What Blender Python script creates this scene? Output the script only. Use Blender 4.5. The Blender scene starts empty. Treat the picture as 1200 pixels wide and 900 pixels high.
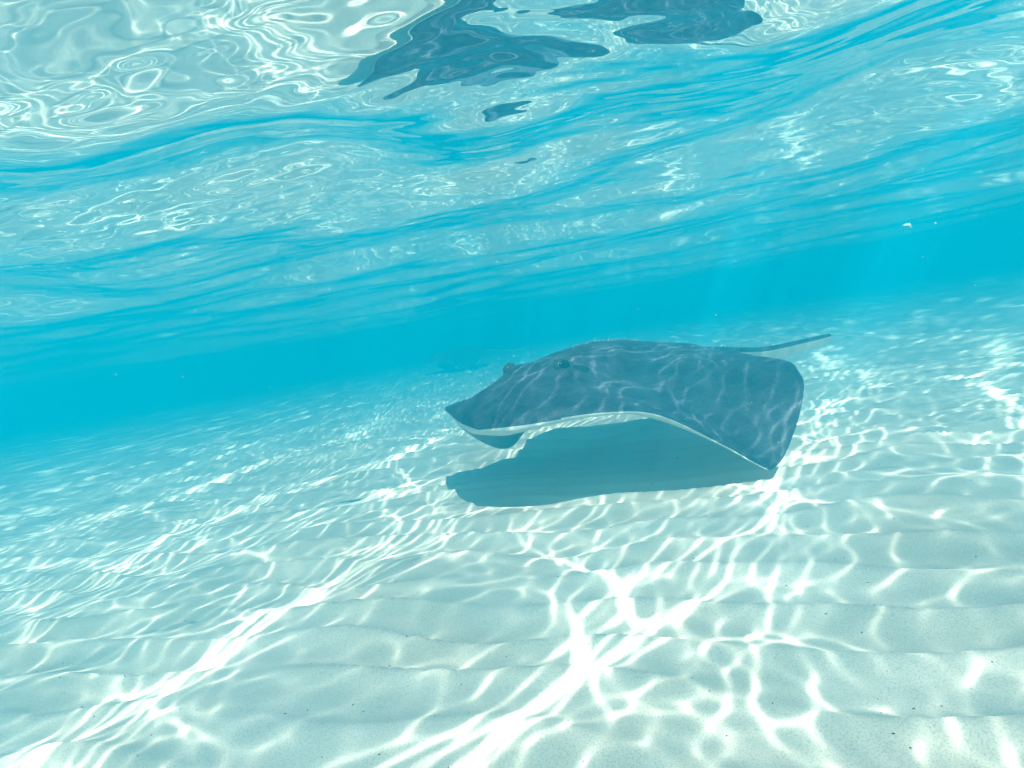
import bpy, bmesh, math, random
import numpy as np
from mathutils import Vector, Matrix

random.seed(4)
rng = np.random.default_rng(11)
sc = bpy.context.scene
C = sc.collection
R = math.radians

# ------------------------------------------------------------------ camera
CAM_H, ROLL, PITCH, FPX = 0.55, R(9.5), R(5.2), 700.0
cam_d = bpy.data.cameras.new('camera')
cam_d.sensor_width = 36.0
cam_d.lens = 36.0 * FPX / 1200.0
cam_d.clip_start, cam_d.clip_end = 0.02, 400.0
cam = bpy.data.objects.new('camera', cam_d)
C.objects.link(cam)
fwd = Vector((0, math.cos(PITCH), -math.sin(PITCH)))
upv = Vector((0, math.sin(PITCH), math.cos(PITCH)))
rgt = Vector((1, 0, 0))
cx = rgt * math.cos(ROLL) - upv * math.sin(ROLL)      # image right
cy = rgt * math.sin(ROLL) + upv * math.cos(ROLL)      # image up
cam.matrix_world = Matrix(((cx.x, cy.x, -fwd.x, 0), (cx.y, cy.y, -fwd.y, 0),
                           (cx.z, cy.z, -fwd.z, CAM_H), (0, 0, 0, 1)))
sc.camera = cam

def at(px, py, Y=None, z=None):
    """photo pixel -> point at depth Y, or on the level z"""
    d = fwd * FPX + cx * (px - 600) - cy * (py - 450)
    t = Y / d.y if Y is not None else (z - CAM_H) / d.z
    return Vector((0, 0, CAM_H)) + d * t

# ------------------------------------------------------------------ sky, sun, exposure
SUN_TRAVEL = Vector((-0.23, 0.68, -1.0)).normalized()
elev = math.asin(-SUN_TRAVEL.z)
azim = math.atan2(-SUN_TRAVEL.x, -SUN_TRAVEL.y)
w = bpy.data.worlds.new('World'); sc.world = w; w.use_nodes = True
nt = w.node_tree; nt.nodes.clear()
sky = nt.nodes.new('ShaderNodeTexSky'); sky.sky_type = 'NISHITA'; sky.sun_disc = False
sky.sun_elevation = elev; sky.sun_rotation = azim
bg = nt.nodes.new('ShaderNodeBackground'); bg.inputs['Strength'].default_value = 0.07
wo = nt.nodes.new('ShaderNodeOutputWorld')
nt.links.new(sky.outputs[0], bg.inputs[0]); nt.links.new(bg.outputs[0], wo.inputs[0])
sd = bpy.data.lights.new('sun', 'SUN'); sd.energy = 4.8; sd.angle = R(0.3); sd.color = (1.0, 0.93, 0.83)
sun = bpy.data.objects.new('sun', sd); C.objects.link(sun)
sun.rotation_euler = SUN_TRAVEL.to_track_quat('-Z', 'Y').to_euler()

sc.view_settings.view_transform = 'Standard'; sc.view_settings.look = 'None'
sc.view_settings.exposure = 0.42; sc.view_settings.gamma = 1.0
sc.view_settings.use_curve_mapping = False
cy_ = sc.cycles
cy_.max_bounces = 10; cy_.diffuse_bounces = 2; cy_.glossy_bounces = 8
cy_.transmission_bounces = 2; cy_.volume_bounces = 2; cy_.transparent_max_bounces = 8
cy_.sample_clamp_indirect = 6.0
cy_.use_denoising = True

# ------------------------------------------------------------------ helpers
def mat(name):
    m = bpy.data.materials.new(name); m.use_nodes = True
    m.node_tree.nodes.clear()
    return m, m.node_tree

def N(t, typ, **kw):
    n = t.nodes.new(typ)
    for k, v in kw.items():
        if isinstance(v, bpy.types.NodeSocket): t.links.new(v, n.inputs[k])
        elif k in n.inputs: n.inputs[k].default_value = v
        else: setattr(n, k, v)
    return n

def tag(o, label=None, cat=None, group=None, kind=None):
    for k, v in (('label', label), ('category', cat), ('group', group), ('kind', kind)):
        if v: o[k] = v
    return o

def mesh_obj(name, verts, faces, mats=(), parent=None, smooth=True, fmat=None):
    me = bpy.data.meshes.new(name)
    verts = np.asarray(verts, np.float32); faces = np.asarray(faces, np.int32)
    k = faces.shape[1]
    me.vertices.add(len(verts)); me.vertices.foreach_set('co', verts.ravel())
    me.loops.add(faces.size); me.loops.foreach_set('vertex_index', faces.ravel())
    me.polygons.add(len(faces)); me.polygons.foreach_set('loop_start', np.arange(0, faces.size, k, dtype=np.int32))
    for m in mats: me.materials.append(m)
    if fmat is not None: me.polygons.foreach_set('material_index', np.asarray(fmat, np.int32))
    me.polygons.foreach_set('use_smooth', np.full(len(faces), smooth))
    me.update(calc_edges=True)
    o = bpy.data.objects.new(name, me); C.objects.link(o)
    if parent: o.parent = parent
    return o

def axis(lo, hi, a, b, step, grow):
    """grid lines: even between a and b, widening outwards to lo and hi"""
    mid = np.arange(a, b, step)
    out = []
    for s, end, st in ((1, hi, mid[-1]), (-1, lo, mid[0])):
        p, d, l = st, step, []
        while (end - p) * s > 0:
            d *= grow; p += s * d; l.append(p)
        out.append(l)
    return np.array(out[1][::-1] + list(mid) + out[0])

def grid_faces(nx, ny, flip=False):
    i = np.arange(nx - 1)[None, :] + nx * np.arange(ny - 1)[:, None]
    i = i.ravel()
    f = np.stack([i, i + 1, i + 1 + nx, i + nx], 1)
    return f[:, ::-1] if flip else f

def bilinear(F, x, y, L):
    """periodic lookup of the field F (rows = y) on a square tile of side L"""
    n = F.shape[0]
    u = (x / L * n) % n; v = (y / L * n) % n
    i = np.floor(u).astype(int) % n; j = np.floor(v).astype(int) % n
    fu, fv = u - np.floor(u), v - np.floor(v)
    i1, j1 = (i + 1) % n, (j + 1) % n
    return (F[j, i] * (1 - fu) + F[j, i1] * fu) * (1 - fv) + (F[j1, i] * (1 - fu) + F[j1, i1] * fu) * fv

def smooth(t): t = np.clip(t, 0, 1); return t * t * (3 - 2 * t)

# ------------------------------------------------------------------ the waves
SURF_H = 0.9838
TILE, NG = 12.8, 2048
kk = np.fft.fftfreq(NG, TILE / NG) * 2 * np.pi
KX, KY = np.meshgrid(kk, kk)
KM = np.hypot(KX, KY); KM[0, 0] = 1

def wave_field(bands, seed, KX=KX, KY=KY, KM=KM):
    """bands: (wavelength, relative width, rms slope, direction deg, spread) -> spectrum of heights"""
    g = np.random.default_rng(seed)
    n = len(KX)
    tot = np.zeros((n, n), complex)
    lam = 2 * np.pi / KM
    for wl, bw, slope, dirn, spread in bands:
        ph = np.exp(2j * np.pi * g.random((n, n))) * g.rayleigh(1, (n, n))
        th = np.arctan2(KY, KX) - R(dirn)
        A = np.exp(-(np.log(lam / wl) / bw) ** 2) * np.exp((np.cos(2 * th) - 1) * spread) / KM
        A[0, 0] = 0
        S = A * ph
        sx = np.fft.ifft2(1j * KX * S).real; sy = np.fft.ifft2(1j * KY * S).real
        tot += S * slope / math.sqrt(np.mean(sx ** 2 + sy ** 2))
    return tot

# shape of the surface seen from below
SP = wave_field([(2.2, .35, .085, 75, 2.0), (0.75, .35, .07, 70, 1.2), (0.28, .4, .035, 70, .8), (0.09, .4, .019, 80, .5), (0.13, .35, .020, 80, 1.2), (0.05, .35, .012, 85, 1.0)], 5)
HGT = np.fft.ifft2(SP).real
# light lines for the surface's transparency, from ripples not in its mesh: refract a sheet of parallel rays and count where they land on the sand
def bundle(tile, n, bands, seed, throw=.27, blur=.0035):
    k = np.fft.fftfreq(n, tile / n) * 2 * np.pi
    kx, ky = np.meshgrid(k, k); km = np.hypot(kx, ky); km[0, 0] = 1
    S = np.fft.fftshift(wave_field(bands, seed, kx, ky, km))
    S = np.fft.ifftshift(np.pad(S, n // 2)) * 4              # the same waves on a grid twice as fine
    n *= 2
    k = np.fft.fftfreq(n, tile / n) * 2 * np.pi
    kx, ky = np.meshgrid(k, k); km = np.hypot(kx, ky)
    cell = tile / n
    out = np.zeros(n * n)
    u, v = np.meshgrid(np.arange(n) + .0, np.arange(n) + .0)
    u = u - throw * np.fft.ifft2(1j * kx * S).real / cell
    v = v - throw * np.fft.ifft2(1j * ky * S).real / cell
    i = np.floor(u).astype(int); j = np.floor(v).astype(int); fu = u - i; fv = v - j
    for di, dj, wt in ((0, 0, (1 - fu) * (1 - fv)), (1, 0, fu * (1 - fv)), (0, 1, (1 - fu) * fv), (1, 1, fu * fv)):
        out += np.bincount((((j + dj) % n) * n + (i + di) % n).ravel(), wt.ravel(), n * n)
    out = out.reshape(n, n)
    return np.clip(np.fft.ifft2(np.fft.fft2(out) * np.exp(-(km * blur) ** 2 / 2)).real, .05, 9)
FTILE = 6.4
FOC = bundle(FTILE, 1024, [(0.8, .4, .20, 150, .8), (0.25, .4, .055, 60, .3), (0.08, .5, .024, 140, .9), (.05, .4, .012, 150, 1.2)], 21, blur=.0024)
FOC = .36 + .64 * np.minimum(FOC, 7)                   # soften the painted light lines and cap their peaks

# ------------------------------------------------------------------ sea surface
X = axis(-45, 45, -1.25, 1.6, .0055, 1.04)
Y = axis(-16, 50, -.4, 2.2, .0055, 1.04)
gx, gy = np.meshgrid(X, Y)
# swells over the near water (centres on a loose lattice, heights in metres)
SWELL = [ .0078, -.0039,  .0095,  .0021,  .0032,  .0003, -.0174,  .0048,  .0189, -.0102,  .0022,  .0145,  .0528, -.0467,  .0143, -.0084,  .0162,  .0216,
  .0264, -.0344,  .0031, -.0228,  .0479,  .0129, -.0173,  .0348, -.0169, -.0014, -.0077,  .0283,  .0347,  .0698,  .0046,  .009 , -.0032, -.0067,
 -.0065,  .0341,  .0013,  .0234,  .007 ,  .0018,  .0175,  .0308,  .0357, -.0336,  .019 ,  .0126, -.0015,  .0688,  .0207, -.0058,  .0124, -.0355,
 -.0282, -.0058,  .0009,  .0002, -.0069,  .0293, -.0012,  .0164,  .0108, -.0092, -.0014, -.0331, -.0109, -.0142, -.0034, -.0054,  .0001, -.0099,
 -.0202,  .0066, -.012 , -.0322, -.0245, -.0286, -.0325, -.0129, -.0177, -.0311, -.0245,  .0214,  .0235,  .0284, -.0183, -.0266,  .011 , -.0235,
 -.037 , -.022 , -.0158, -.0036, -.0126,  .0056, -.026 , -.0102,  .0067,  .0037,  .0061, -.0137,  .0091,  .0117, -.0338, -.0058,  .0105, -.0078,
 -.0014,  .0046, -.0089, -.0361, -.0154, -.0369, -.0107, -.024 , -.0193,  .0052, -.0102,  .0177]
def surface_height(x, y):
    h = SURF_H + bilinear(HGT, x + 5.3850, y + 2.0900, TILE)
    k = 0
    near = (np.abs(x) < 3.6) & (y > -.5) & (y < 3.6)
    xn, yn = x[near], y[near]
    add = np.zeros_like(xn)
    for cy0 in np.arange(.55, 2.5, .24):
        for cx0 in np.arange(-.75 * cy0 - .45, .85 * cy0 + .5, .26):
            add += SWELL[k] * np.exp(-((xn - cx0) ** 2 + (yn - cy0) ** 2) / (2 * .19 ** 2)); k += 1
    h[near] += add
    return h
gz = surface_height(gx, gy)
wm, t = mat('sea_surface')
att = N(t, 'ShaderNodeAttribute', attribute_name='caustic_tint')
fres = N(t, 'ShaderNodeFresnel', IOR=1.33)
tr = N(t, 'ShaderNodeBsdfTransparent', Color=att.outputs['Color'])  # caustic lines painted into the transparency colour, so the sun casts them below
gl = N(t, 'ShaderNodeBsdfAnisotropic'); gl.inputs['Roughness'].default_value = 0.0
gl.inputs['Color'].default_value = (1, 1, 1, 1)
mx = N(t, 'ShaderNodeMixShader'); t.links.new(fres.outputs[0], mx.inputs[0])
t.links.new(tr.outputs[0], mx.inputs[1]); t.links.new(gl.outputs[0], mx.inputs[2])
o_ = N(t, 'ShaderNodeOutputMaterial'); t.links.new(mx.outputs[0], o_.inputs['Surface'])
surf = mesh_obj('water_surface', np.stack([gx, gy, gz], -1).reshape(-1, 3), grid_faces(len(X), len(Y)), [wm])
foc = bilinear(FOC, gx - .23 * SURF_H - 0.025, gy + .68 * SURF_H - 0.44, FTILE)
a_ = surf.data.attributes.new('caustic_tint', 'FLOAT', 'POINT'); a_.data.foreach_set('value', foc.ravel().astype(np.float32))
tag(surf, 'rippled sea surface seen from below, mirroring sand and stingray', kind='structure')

# ------------------------------------------------------------------ sand
X = axis(-46, 46, -2.2, 2.2, .012, 1.04)
Y = axis(-17, 51, .3, 4.0, .012, 1.04)
gx, gy = np.meshgrid(X, Y)
SN = wave_field([(1.6, .4, 1, 0, 0)], 31); WARP = np.fft.ifft2(SN).real; WARP /= WARP.std()
SN = wave_field([(.5, .4, 1, 0, 0)], 32); WARP2 = np.fft.ifft2(SN).real; WARP2 /= WARP2.std()
def sand_height(x, y):
    wa, wb = bilinear(WARP, x, y, TILE), bilinear(WARP2, x, y, TILE)
    ph = (x * .305 + y * .952) / .135 * 2 * np.pi + wa * 1.5 + wb * .9
    s = 1.2 - 2.2 * np.sqrt(np.sin(.5 * ph + .22 * np.sin(ph)) ** 2 + .03)
    amp = .0105 * (1 + .45 * bilinear(WARP2, x + 3, y + 5, TILE))
    r = s * np.clip(amp, .001, .018)
    ph2 = (x * -.1 + y * .99) / .55 * 2 * np.pi + wa * 2.2
    return r + .007 * np.sin(ph2) + .012 * bilinear(WARP, x + 4, y + 2, TILE) * smooth(np.hypot(x, y) / 4)
gz = sand_height(gx, gy)
sm, t = mat('sand')
tc = N(t, 'ShaderNodeTexCoord')
n1 = N(t, 'ShaderNodeTexNoise', Vector=tc.outputs['Object'], Scale=3.0, Detail=5.0)
n2 = N(t, 'ShaderNodeTexNoise', Vector=tc.outputs['Object'], Scale=420.0, Detail=3.0)
vo = N(t, 'ShaderNodeTexVoronoi', Vector=tc.outputs['Object'], Scale=150.0)
r1 = N(t, 'ShaderNodeValToRGB', Fac=n1.outputs[0])
r1.color_ramp.elements[0].position = .3; r1.color_ramp.elements[0].color = (.83, .74, .62, 1)
r1.color_ramp.elements[1].position = .7; r1.color_ramp.elements[1].color = (.94, .86, .75, 1)
r2 = N(t, 'ShaderNodeValToRGB', Fac=n2.outputs[0])
r2.color_ramp.elements[0].position = .3; r2.color_ramp.elements[0].color = (.62, .62, .62, 1)
r2.color_ramp.elements[1].position = .55; r2.color_ramp.elements[1].color = (1, 1, 1, 1)
mm = N(t, 'ShaderNodeMix', data_type='RGBA', blend_type='MULTIPLY')
mm.inputs[0].default_value = .7
t.links.new(r1.outputs[0], mm.inputs[6]); t.links.new(r2.outputs[0], mm.inputs[7])
bs = N(t, 'ShaderNodeBsdfPrincipled', Roughness=.9); t.links.new(mm.outputs[2], bs.inputs['Base Color'])
bs.inputs['Specular IOR Level'].default_value = .1
bp = N(t, 'ShaderNodeBump', Strength=.35, Distance=.002, Height=n2.outputs[0]); t.links.new(bp.outputs[0], bs.inputs['Normal'])
o_ = N(t, 'ShaderNodeOutputMaterial'); t.links.new(bs.outputs[0], o_.inputs['Surface'])
sand = mesh_obj('sand_sea_floor', np.stack([gx, gy, gz], -1).reshape(-1, 3), grid_faces(len(X), len(Y)), [sm])
tag(sand, 'pale rippled sand sea floor with dancing light lines', kind='structure')

# ------------------------------------------------------------------ sea water between (even haze)
hm, t = mat('sea_water_haze')
pv = N(t, 'ShaderNodeVolumePrincipled', Density=.345, Anisotropy=.1)
for k_ in ('Density Attribute', 'Temperature Attribute', 'Color Attribute'):
    if k_ in pv.inputs: pv.inputs[k_].default_value = ''
hm.cycles.homogeneous_volume = True
pv.inputs['Color'].default_value = (.0006, .47, .70, 1)
pv.inputs['Absorption Color'].default_value = (0, .09, .14, 1)
o_ = N(t, 'ShaderNodeOutputMaterial'); t.links.new(pv.outputs[0], o_.inputs['Volume'])
hv = [(x, y, z) for z in (-1.2, 1.45) for y in (-20, 55) for x in (-50, 50)]
hf = [(0, 2, 3, 1), (4, 5, 7, 6), (0, 1, 5, 4), (2, 6, 7, 3), (0, 4, 6, 2), (1, 3, 7, 5)]
hz = mesh_obj('haze', hv, hf, [hm], smooth=False)
tag(hz, 'clear turquoise sea water fading to blue with distance', 'water', kind='stuff')

# ------------------------------------------------------------------ stingray
def spline(pts, n_):
    """Catmull-Rom through pts (centripetal enough), n_ samples evenly by chord length"""
    P = np.array(pts, float)
    P = np.vstack([2 * P[0] - P[1], P, 2 * P[-1] - P[-2]])
    out = []
    for k in range(1, len(P) - 2):
        for q in np.linspace(0, 1, 24, endpoint=False):
            a, b, c, d = P[k - 1:k + 3]
            out.append(.5 * (2 * b + (c - a) * q + (2 * a - 5 * b + 4 * c - d) * q * q + (3 * b - a - 3 * c + d) * q ** 3))
    out.append(P[-2])
    out = np.array(out)
    s = np.r_[0, np.cumsum(np.linalg.norm(np.diff(out[:, :3], axis=0), axis=1))]
    s /= s[-1]
    qs = np.linspace(0, 1, n_)
    return np.stack([np.interp(qs, s, out[:, i]) for i in range(out.shape[1])], 1)

dorsal, t = mat('stingray_back_skin')
tc = N(t, 'ShaderNodeTexCoord')
n1 = N(t, 'ShaderNodeTexNoise', Vector=tc.outputs['Object'], Scale=11.0, Detail=8.0, Roughness=.72, Distortion=.4)
n2 = N(t, 'ShaderNodeTexNoise', Vector=tc.outputs['Object'], Scale=160.0, Detail=3.0)
r1 = N(t, 'ShaderNodeValToRGB', Fac=n1.outputs[0])
r1.color_ramp.elements[0].position = .3; r1.color_ramp.elements[0].color = (.020, .028, .044, 1)
r1.color_ramp.elements[1].position = .72; r1.color_ramp.elements[1].color = (.115, .138, .180, 1)
mm = N(t, 'ShaderNodeMix', data_type='RGBA', blend_type='MULTIPLY'); mm.inputs[0].default_value = .55
r2 = N(t, 'ShaderNodeValToRGB', Fac=n2.outputs[0])
r2.color_ramp.elements[0].position = .35; r2.color_ramp.elements[0].color = (.55, .55, .55, 1)
r2.color_ramp.elements[1].position = .6
t.links.new(r1.outputs[0], mm.inputs[6]); t.links.new(r2.outputs[0], mm.inputs[7])
# pale scratches and spots on the skin
mp = N(t, 'ShaderNodeMapping', Vector=tc.outputs['Object']); mp.inputs['Scale'].default_value = (9, 60, 30); mp.inputs['Rotation'].default_value = (0, 0, R(50))
n3 = N(t, 'ShaderNodeTexNoise', Vector=mp.outputs[0], Scale=1.6, Detail=5.0, Roughness=.7)
vs = N(t, 'ShaderNodeTexVoronoi', Vector=tc.outputs['Object'], Scale=42.0)
r3 = N(t, 'ShaderNodeValToRGB', Fac=n3.outputs[0]); r3.color_ramp.elements[0].position = .60; r3.color_ramp.elements[1].position = .80
r4 = N(t, 'ShaderNodeValToRGB', Fac=vs.outputs['Distance']); r4.color_ramp.elements[0].position = .05; r4.color_ramp.elements[1].position = .16
r4.color_ramp.elements[0].color = (.5, .5, .5, 1); r4.color_ramp.elements[1].color = (0, 0, 0, 1)
sp = N(t, 'ShaderNodeMath', operation='MAXIMUM'); t.links.new(r3.outputs[0], sp.inputs[0]); t.links.new(r4.outputs[0], sp.inputs[1])
m3 = N(t, 'ShaderNodeMix', data_type='RGBA', blend_type='MIX'); t.links.new(sp.outputs[0], m3.inputs[0])
t.links.new(mm.outputs[2], m3.inputs[6]); m3.inputs[7].default_value = (.19, .21, .24, 1)
bs = N(t, 'ShaderNodeBsdfPrincipled', Roughness=.55); t.links.new(m3.outputs[2], bs.inputs['Base Color'])
bs.inputs['Specular IOR Level'].default_value = .2
bp = N(t, 'ShaderNodeBump', Strength=.3, Distance=.003, Height=n2.outputs[0]); t.links.new(bp.outputs[0], bs.inputs['Normal'])
o_ = N(t, 'ShaderNodeOutputMaterial'); t.links.new(bs.outputs[0], o_.inputs['Surface'])

def plain(name, col, rough=.6, var=.15, scale=30, spec=.3):
    m, t = mat(name)
    tc = N(t, 'ShaderNodeTexCoord')
    n1 = N(t, 'ShaderNodeTexNoise', Vector=tc.outputs['Object'], Scale=float(scale), Detail=4.0)
    r = N(t, 'ShaderNodeValToRGB', Fac=n1.outputs[0])
    r.color_ramp.elements[0].position = .3; r.color_ramp.elements[0].color = tuple(c * (1 - var) for c in col) + (1,)
    r.color_ramp.elements[1].position = .7; r.color_ramp.elements[1].color = tuple(min(1, c * (1 + var)) for c in col) + (1,)
    b = N(t, 'ShaderNodeBsdfPrincipled', Roughness=rough); t.links.new(r.outputs[0], b.inputs['Base Color'])
    b.inputs['Specular IOR Level'].default_value = spec
    o = N(t, 'ShaderNodeOutputMaterial'); t.links.new(b.outputs[0], o.inputs['Surface'])
    return m
ventral = plain('stingray_belly_skin', (.68, .68, .62), .5, .08, 12)
eye_m = plain('eye_skin', (.06, .08, .065), .3, .3, 200)
pupil_m = plain('pupil', (.01, .012, .012), .15, .0)
hole_m = plain('spiracle_skin', (.012, .03, .022), .6, .3, 90)
thorn_m = plain('thorn', (.30, .31, .30), .6, .2, 100)

SN0 = np.array([-.12, 1.75, 0.0])                      # below the snout
AFT, LFT = np.array([.7071, .7071, 0]), np.array([.7071, -.7071, 0])
# margin of the disc: distance behind the snout, distance from the midline, height over the sand
NEAR = [(0, 0, .272), (.05, .14, .275), (.172, .345, .278), (.26, .445, .250), (.37, .55, .150), (.465, .615, .060),
        (.52, .635, .036), (.60, .66, .085), (.73, .67, .215), (.82, .635, .262), (.93, .56, .285), (1.06, .38, .30), (1.15, .19, .315), (1.19, .055, .325)]
FAR = [(0, 0, .272), (.05, .14, .285), (.15, .33, .305), (.25, .44, .285), (.38, .52, .175), (.51, .54, .085),
       (.60, .535, .042), (.70, .535, .075), (.79, .54, .175), (.83, .54, .25), (.93, .47, .285), (1.06, .33, .30), (1.15, .17, .315), (1.19, .055, .325)]
# midline: distance behind snout, middle height, height of the back above it
MID = [(0, .272, .002), (.06, .282, .030), (.15, .296, .070), (.29, .312, .098), (.45, .325, .108), (.62, .332, .103), (.80, .333, .086), (1.0, .330, .052), (1.19, .326, .030)]
NS, NV = 150, 41
nearE, farE = spline(NEAR, NS), spline(FAR, NS)
th = np.linspace(0, np.pi, NV)
vv = np.cos(th)                                        # +1 near margin ... -1 far margin
mid_a = np.array([m[0] for m in MID]); mid_z = np.array([m[1] for m in MID]); mid_h = np.array([m[2] for m in MID])

def smoothed(f, x, n=9):
    return f
rings = []
for i in range(NS):
    u = i / (NS - 1)
    a0 = 1.19 * (.55 * u + .45 * (u * u * (3 - 2 * u)))
    zM, hM = np.interp(a0, mid_a, mid_z), np.interp(a0, mid_a, mid_h)
    top, bot = [], []
    for v, thv in zip(vv, th):
        E = nearE[i] if v >= 0 else farE[i]
        q = abs(v); sg = 1 if v >= 0 else -1
        a = a0 + (E[0] - a0) * q
        b = E[1] * q
        p = 1.9
        z = zM + (E[2] - zM) * q ** p
        wid = max(E[1], .02)
        hd = hM * (.50 * math.exp(-(b / .165) ** 4) + .50 * math.exp(-(b / .30) ** 2)) * math.sqrt(max(0, 1 - q ** 4))
        e = .014 * math.sqrt(max(0, 1 - q ** 6)) * min(1, wid / .1)
        # orbit, spiracle hollow, back ridge
        de = math.hypot(a - .285, b - .108)
        hd += .020 * math.exp(-(de / .040) ** 2)
        dsx = math.hypot((a - .345) / 1.2, b - .118)
        hd -= .012 * math.exp(-(dsx / .022) ** 2)
        hd += .006 * math.exp(-(b / .018) ** 2) * min(1, max(0, (a - .42) / .1))
        wob = .0035 * math.sin(40 * a + 9 * sg) * smooth(np.float64((q - .7) / .3)) * (1 if a > .55 else .2)
        hv_ = (.022 * math.exp(-(b / .25) ** 2) + .015) * math.sqrt(max(0, 1 - q ** 4)) * min(1, wid / .12)
        P = SN0 + AFT * a + LFT * (b * sg)
        top.append((P[0], P[1], z + hd + e + wob)); bot.append((P[0], P[1], z - hv_ + wob))
    rings.append(top + bot[1:-1][::-1])
rings = [np.array(r) for r in rings]
# tail rings carry on from the disc
tb = SN0 + AFT * 1.19
TAIL = [(tb[0], tb[1], .333, .050, .022, .022), (.80, 2.66, .314, .038, .030, .030), (.93, 2.70, .292, .030, .028, .028), (1.06, 2.73, .272, .024, .023, .029),
        (1.13, 2.74, .262, .021, .020, .023), (1.165, 2.74, .259, .020, .020, .046), (1.25, 2.74, .260, .018, .018, .050), (1.36, 2.73, .268, .015, .016, .043), (1.44, 2.72, .275, .012, .015, .032), (1.472, 2.72, .279, .009, .011, .016), (1.480, 2.72, .280, .001, .001, .001)]
tl = spline(TAIL, 70)
for i in range(1, len(tl)):
    p0, p1 = tl[max(0, i - 1), :3], tl[min(len(tl) - 1, i + 1), :3]
    d = p1 - p0; d /= np.linalg.norm(d)
    lat = np.cross(d, (0, 0, 1)); lat = -lat / np.linalg.norm(lat)
    c0, wv, hu, hl = tl[i, :3], tl[i, 3], tl[i, 4], tl[i, 5]
    lat = -lat
    top = [c0 + lat * wv * math.cos(x) + np.array((0, 0, hu * math.sin(x))) for x in th]
    bot = [c0 + lat * wv * math.cos(x) * (1 - .5 * math.sin(x)) - np.array((0, 0, hl * math.sin(x))) for x in th]
    rings.append(np.array(top + bot[1:-1][::-1]))
nr = len(rings[0])
V = np.vstack(rings + [rings[-1].mean(0)[None]])
# orientation of the tail rings must follow the disc (near side first)
F, FM = [], []
for i in range(len(rings) - 1):
    for j in range(nr):
        j2 = (j + 1) % nr
        F.append((i * nr + j, i * nr + j2, (i + 1) * nr + j2, (i + 1) * nr + j))
        tailrow = i >= NS + 18
        rim = NS * .12 < i < NS * .44 and (j < 1 or j > NV - 3)      # pale lower lip of the leading edge
        FM.append(0 if (j < NV - 1 and not rim) else 1)
ray = bpy.data.objects.new('stingray', None); C.objects.link(ray)
ray.location = (SN0[0] + AFT[0] * .6, SN0[1] + AFT[1] * .6, 0)
org = np.array(ray.location)
body = mesh_obj('body', V - org, F, [dorsal, ventral], ray, fmat=FM)
bm = bmesh.new(); bm.from_mesh(body.data)
bmesh.ops.contextual_create(bm, geom=[bm.verts[k] for k in range(len(rings) * nr - nr, len(rings) * nr)]) if False else None
bmesh.ops.remove_doubles(bm, verts=bm.verts, dist=.0004)
bmesh.ops.recalc_face_normals(bm, faces=bm.faces); bm.to_mesh(body.data); bm.free()
tag(ray, 'large slate grey stingray gliding just above the pale sand', 'stingray')

from mathutils.bvhtree import BVHTree
bv = BVHTree.FromPolygons([tuple(v.co) for v in body.data.vertices], [tuple(p.vertices) for p in body.data.polygons])
def back_point(a, b):
    P = SN0 + AFT * a + LFT * b - org
    hit = bv.ray_cast(Vector((P[0], P[1], 2)), Vector((0, 0, -1)))
    return hit[0], hit[1]

def ball(name, c, nrm, r, m, parent, squash=1.0, along=1.0):
    b = bmesh.new(); bmesh.ops.create_uvsphere(b, u_segments=20, v_segments=12, radius=1)
    q = nrm.to_track_quat('Z', 'Y').to_matrix()
    aft = Vector(AFT); aft = (aft - nrm * aft.dot(nrm)).normalized(); sd_ = nrm.cross(aft)
    for v in b.verts:
        x, y, z = v.co
        v.co = c + (aft * x * along + sd_ * y + nrm * z * squash) * r
    me = bpy.data.meshes.new(name); b.to_mesh(me); b.free()
    for p in me.polygons: p.use_smooth = True
    me.materials.append(m)
    o = bpy.data.objects.new(name, me); C.objects.link(o); o.parent = parent
    return o
for s in (1, -1):
    c, n = back_point(.285, .118 * s)
    out = (n * .5 + Vector(LFT) * s * .85 - Vector(AFT) * .15).normalized()
    e = ball('eye', c - n * .004, out, .024, eye_m, ray, .75, 1.3)
    ball('pupil', c - n * .004 + out * .0125, out, .014, pupil_m, e, .6, 1.5)
    c, n = back_point(.350, .132 * s)
    ball('spiracle', c - n * .003, n, .032, hole_m, ray, .26, 1.35)
# thorns along the back ridge and the tail
tv, tf = [], []
def thorn(p, up, back, h, w_):
    k = len(tv); sd_ = up.cross(back).normalized()
    for s in range(5):
        an = 2 * math.pi * s / 5
        tv.append(tuple(p - up * .003 + back * math.cos(an) * w_ * 1.4 + sd_ * math.sin(an) * w_))
    tv.append(tuple(p + up * h + back * w_ * 1.6))
    for s in range(5): tf.append((k + s, k + (s + 1) % 5, k + 5))
for a in np.arange(.50, 1.17, .019):
    p, n = back_point(a, random.uniform(-.006, .006))
    if p: thorn(p, n, Vector(AFT), random.uniform(.006, .015), .005)
for i in range(3, 46, 2):
    d = Vector(tl[i + 1, :3] - tl[i, :3]).normalized()
    thorn(Vector(tl[i, :3] - org) + Vector((0, 0, tl[i, 4])), Vector((0, 0, 1)), d, random.uniform(.006, .013), .004)
th_o = mesh_obj('thorns', tv, tf, [thorn_m], ray, smooth=False)
th_o['kind'] = 'stuff'

# ------------------------------------------------------------------ a second ray far off
far = ray.copy(); C.objects.link(far)
for ch in list(ray.children):
    c = ch.copy(); C.objects.link(c); c.parent = far
    for g2 in ch.children:
        d = g2.copy(); C.objects.link(d); d.parent = c
p = at(535, 416, Y=10.5)
far.location = (p.x, p.y, p.z - .33); far.rotation_euler = (0, 0, R(-20))
far['label'] = 'faint dark silhouette of a distant stingray, almost lost in the blue water'

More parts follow.
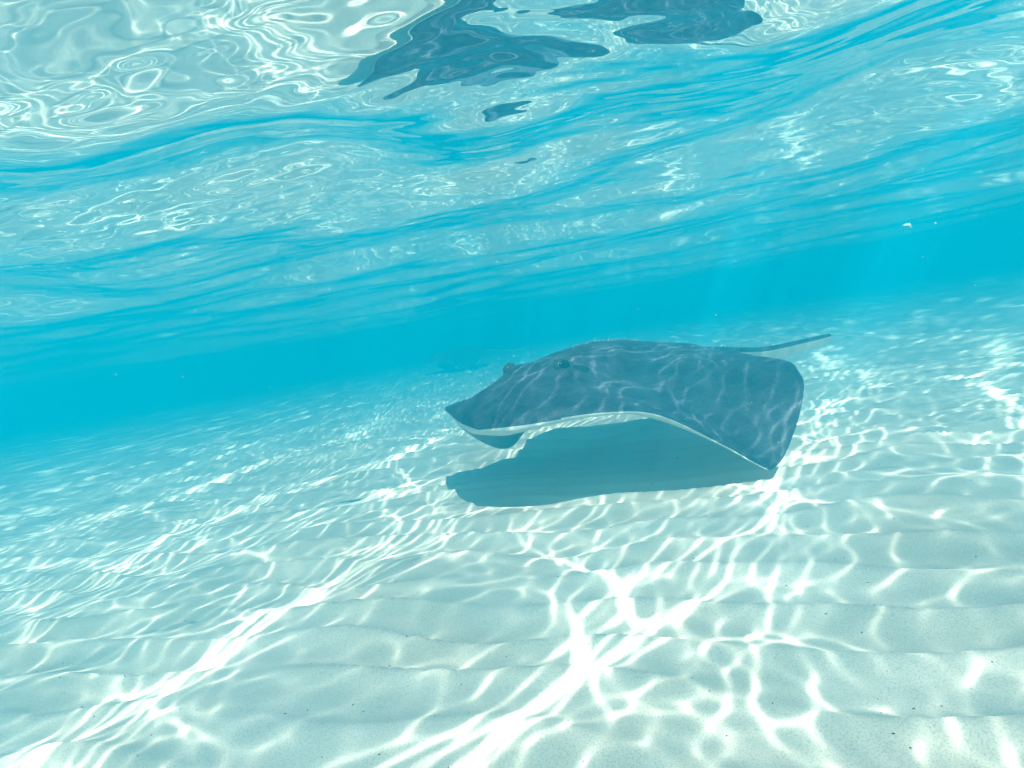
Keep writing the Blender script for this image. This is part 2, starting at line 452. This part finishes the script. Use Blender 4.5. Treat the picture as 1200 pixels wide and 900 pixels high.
# ------------------------------------------------------------------ drifting flake
fl_m = plain('flake', (.80, .82, .78), .5, .1, 60)
fc = at(1063, 265, Y=1.5)
fv, ff = [], []
for i in range(9):
    for j in range(5):
        a, b = (i / 8 - .5), (j / 4 - .5)
        wd = .0095 * math.sqrt(max(.02, 1 - (2 * a) ** 2)) * (1 + .25 * math.sin(7 * a))
        fv.append((a * .026, b * wd * .8, .004 * math.cos(5 * a) + .003 * (4 * b * b) + .0007))
fn = len(fv)
fv += [(x, y, z - .0014) for x, y, z in fv]
for i in range(8):
    for j in range(4):
        q = i * 5 + j
        ff.append((q, q + 5, q + 6, q + 1)); ff.append((fn + q, fn + q + 1, fn + q + 6, fn + q + 5))
rim = [i * 5 for i in range(9)] + [40 + j for j in range(1, 5)] + [i * 5 + 4 for i in range(7, -1, -1)] + [3, 2, 1]
for k in range(len(rim)):
    a, b = rim[k], rim[(k + 1) % len(rim)]
    ff.append((a, fn + a, fn + b, b))
fo = mesh_obj('drifting_flake', fv, ff, [fl_m])
fo.location = fc; fo.rotation_euler = (R(65), R(20), R(8))
tag(fo, 'tiny pale curled flake drifting in open blue water', 'flake')

# ------------------------------------------------------------------ grit lying in the ripples
gm = plain('grit', (.10, .09, .075), .8, .5, 40)
gv, gf = [], []
for k in range(420):
    y0 = .5 + 2.4 * random.random() ** 1.3; x0 = random.uniform(-.9, .95) * y0
    if k == 0: q = at(794, 536, z=0.0); x0, y0 = q.x, q.y
    s_ = random.uniform(.0006, .0018) if k else .005
    z0 = float(sand_height(np.array([x0]), np.array([y0]))[0]) + s_ * .2
    b0 = len(gv); an = random.random() * 6.28
    ca, sa = math.cos(an) * s_, math.sin(an) * s_
    gv += [(x0 + ca * 1.5, y0 + sa * 1.5, z0), (x0 - sa, y0 + ca, z0), (x0 - ca * 1.5, y0 - sa * 1.5, z0), (x0 + sa, y0 - ca, z0), (x0, y0, z0 + s_ * .7), (x0, y0, z0 - s_ * .7)]
    for i in range(4): gf += [(b0 + i, b0 + (i + 1) % 4, b0 + 4), (b0 + (i + 1) % 4, b0 + i, b0 + 5)]
go = mesh_obj('grit', gv, gf, [gm], smooth=False)
tag(go, 'fine dark shell grit scattered over the pale sand', 'grit', kind='stuff')

# ------------------------------------------------------------------ specks drifting in the water
pv_, pf = [], []
for k in range(90):
    c = at(random.uniform(0, 1200), random.uniform(200, 640), Y=random.uniform(.9, 4.0))
    if not .05 < c.z < .85: continue
    s_ = random.uniform(.0006, .0016); b0 = len(pv_)
    pv_ += [(c.x + dx_ * s_ * q, c.y + dy_ * s_, c.z + dz_ * s_) for q in (random.uniform(.7, 1.8),)
            for dx_, dy_, dz_ in ((1, 0, 0), (0, 1, 0), (-1, 0, 0), (0, -1, 0), (0, 0, 1), (0, 0, -1))]
    for i in range(4): pf += [(b0 + i, b0 + (i + 1) % 4, b0 + 4), (b0 + (i + 1) % 4, b0 + i, b0 + 5)]
po = mesh_obj('drifting_specks', pv_, pf, [fl_m], smooth=False)
tag(po, 'tiny pale specks suspended in the clear water', 'specks', kind='stuff')
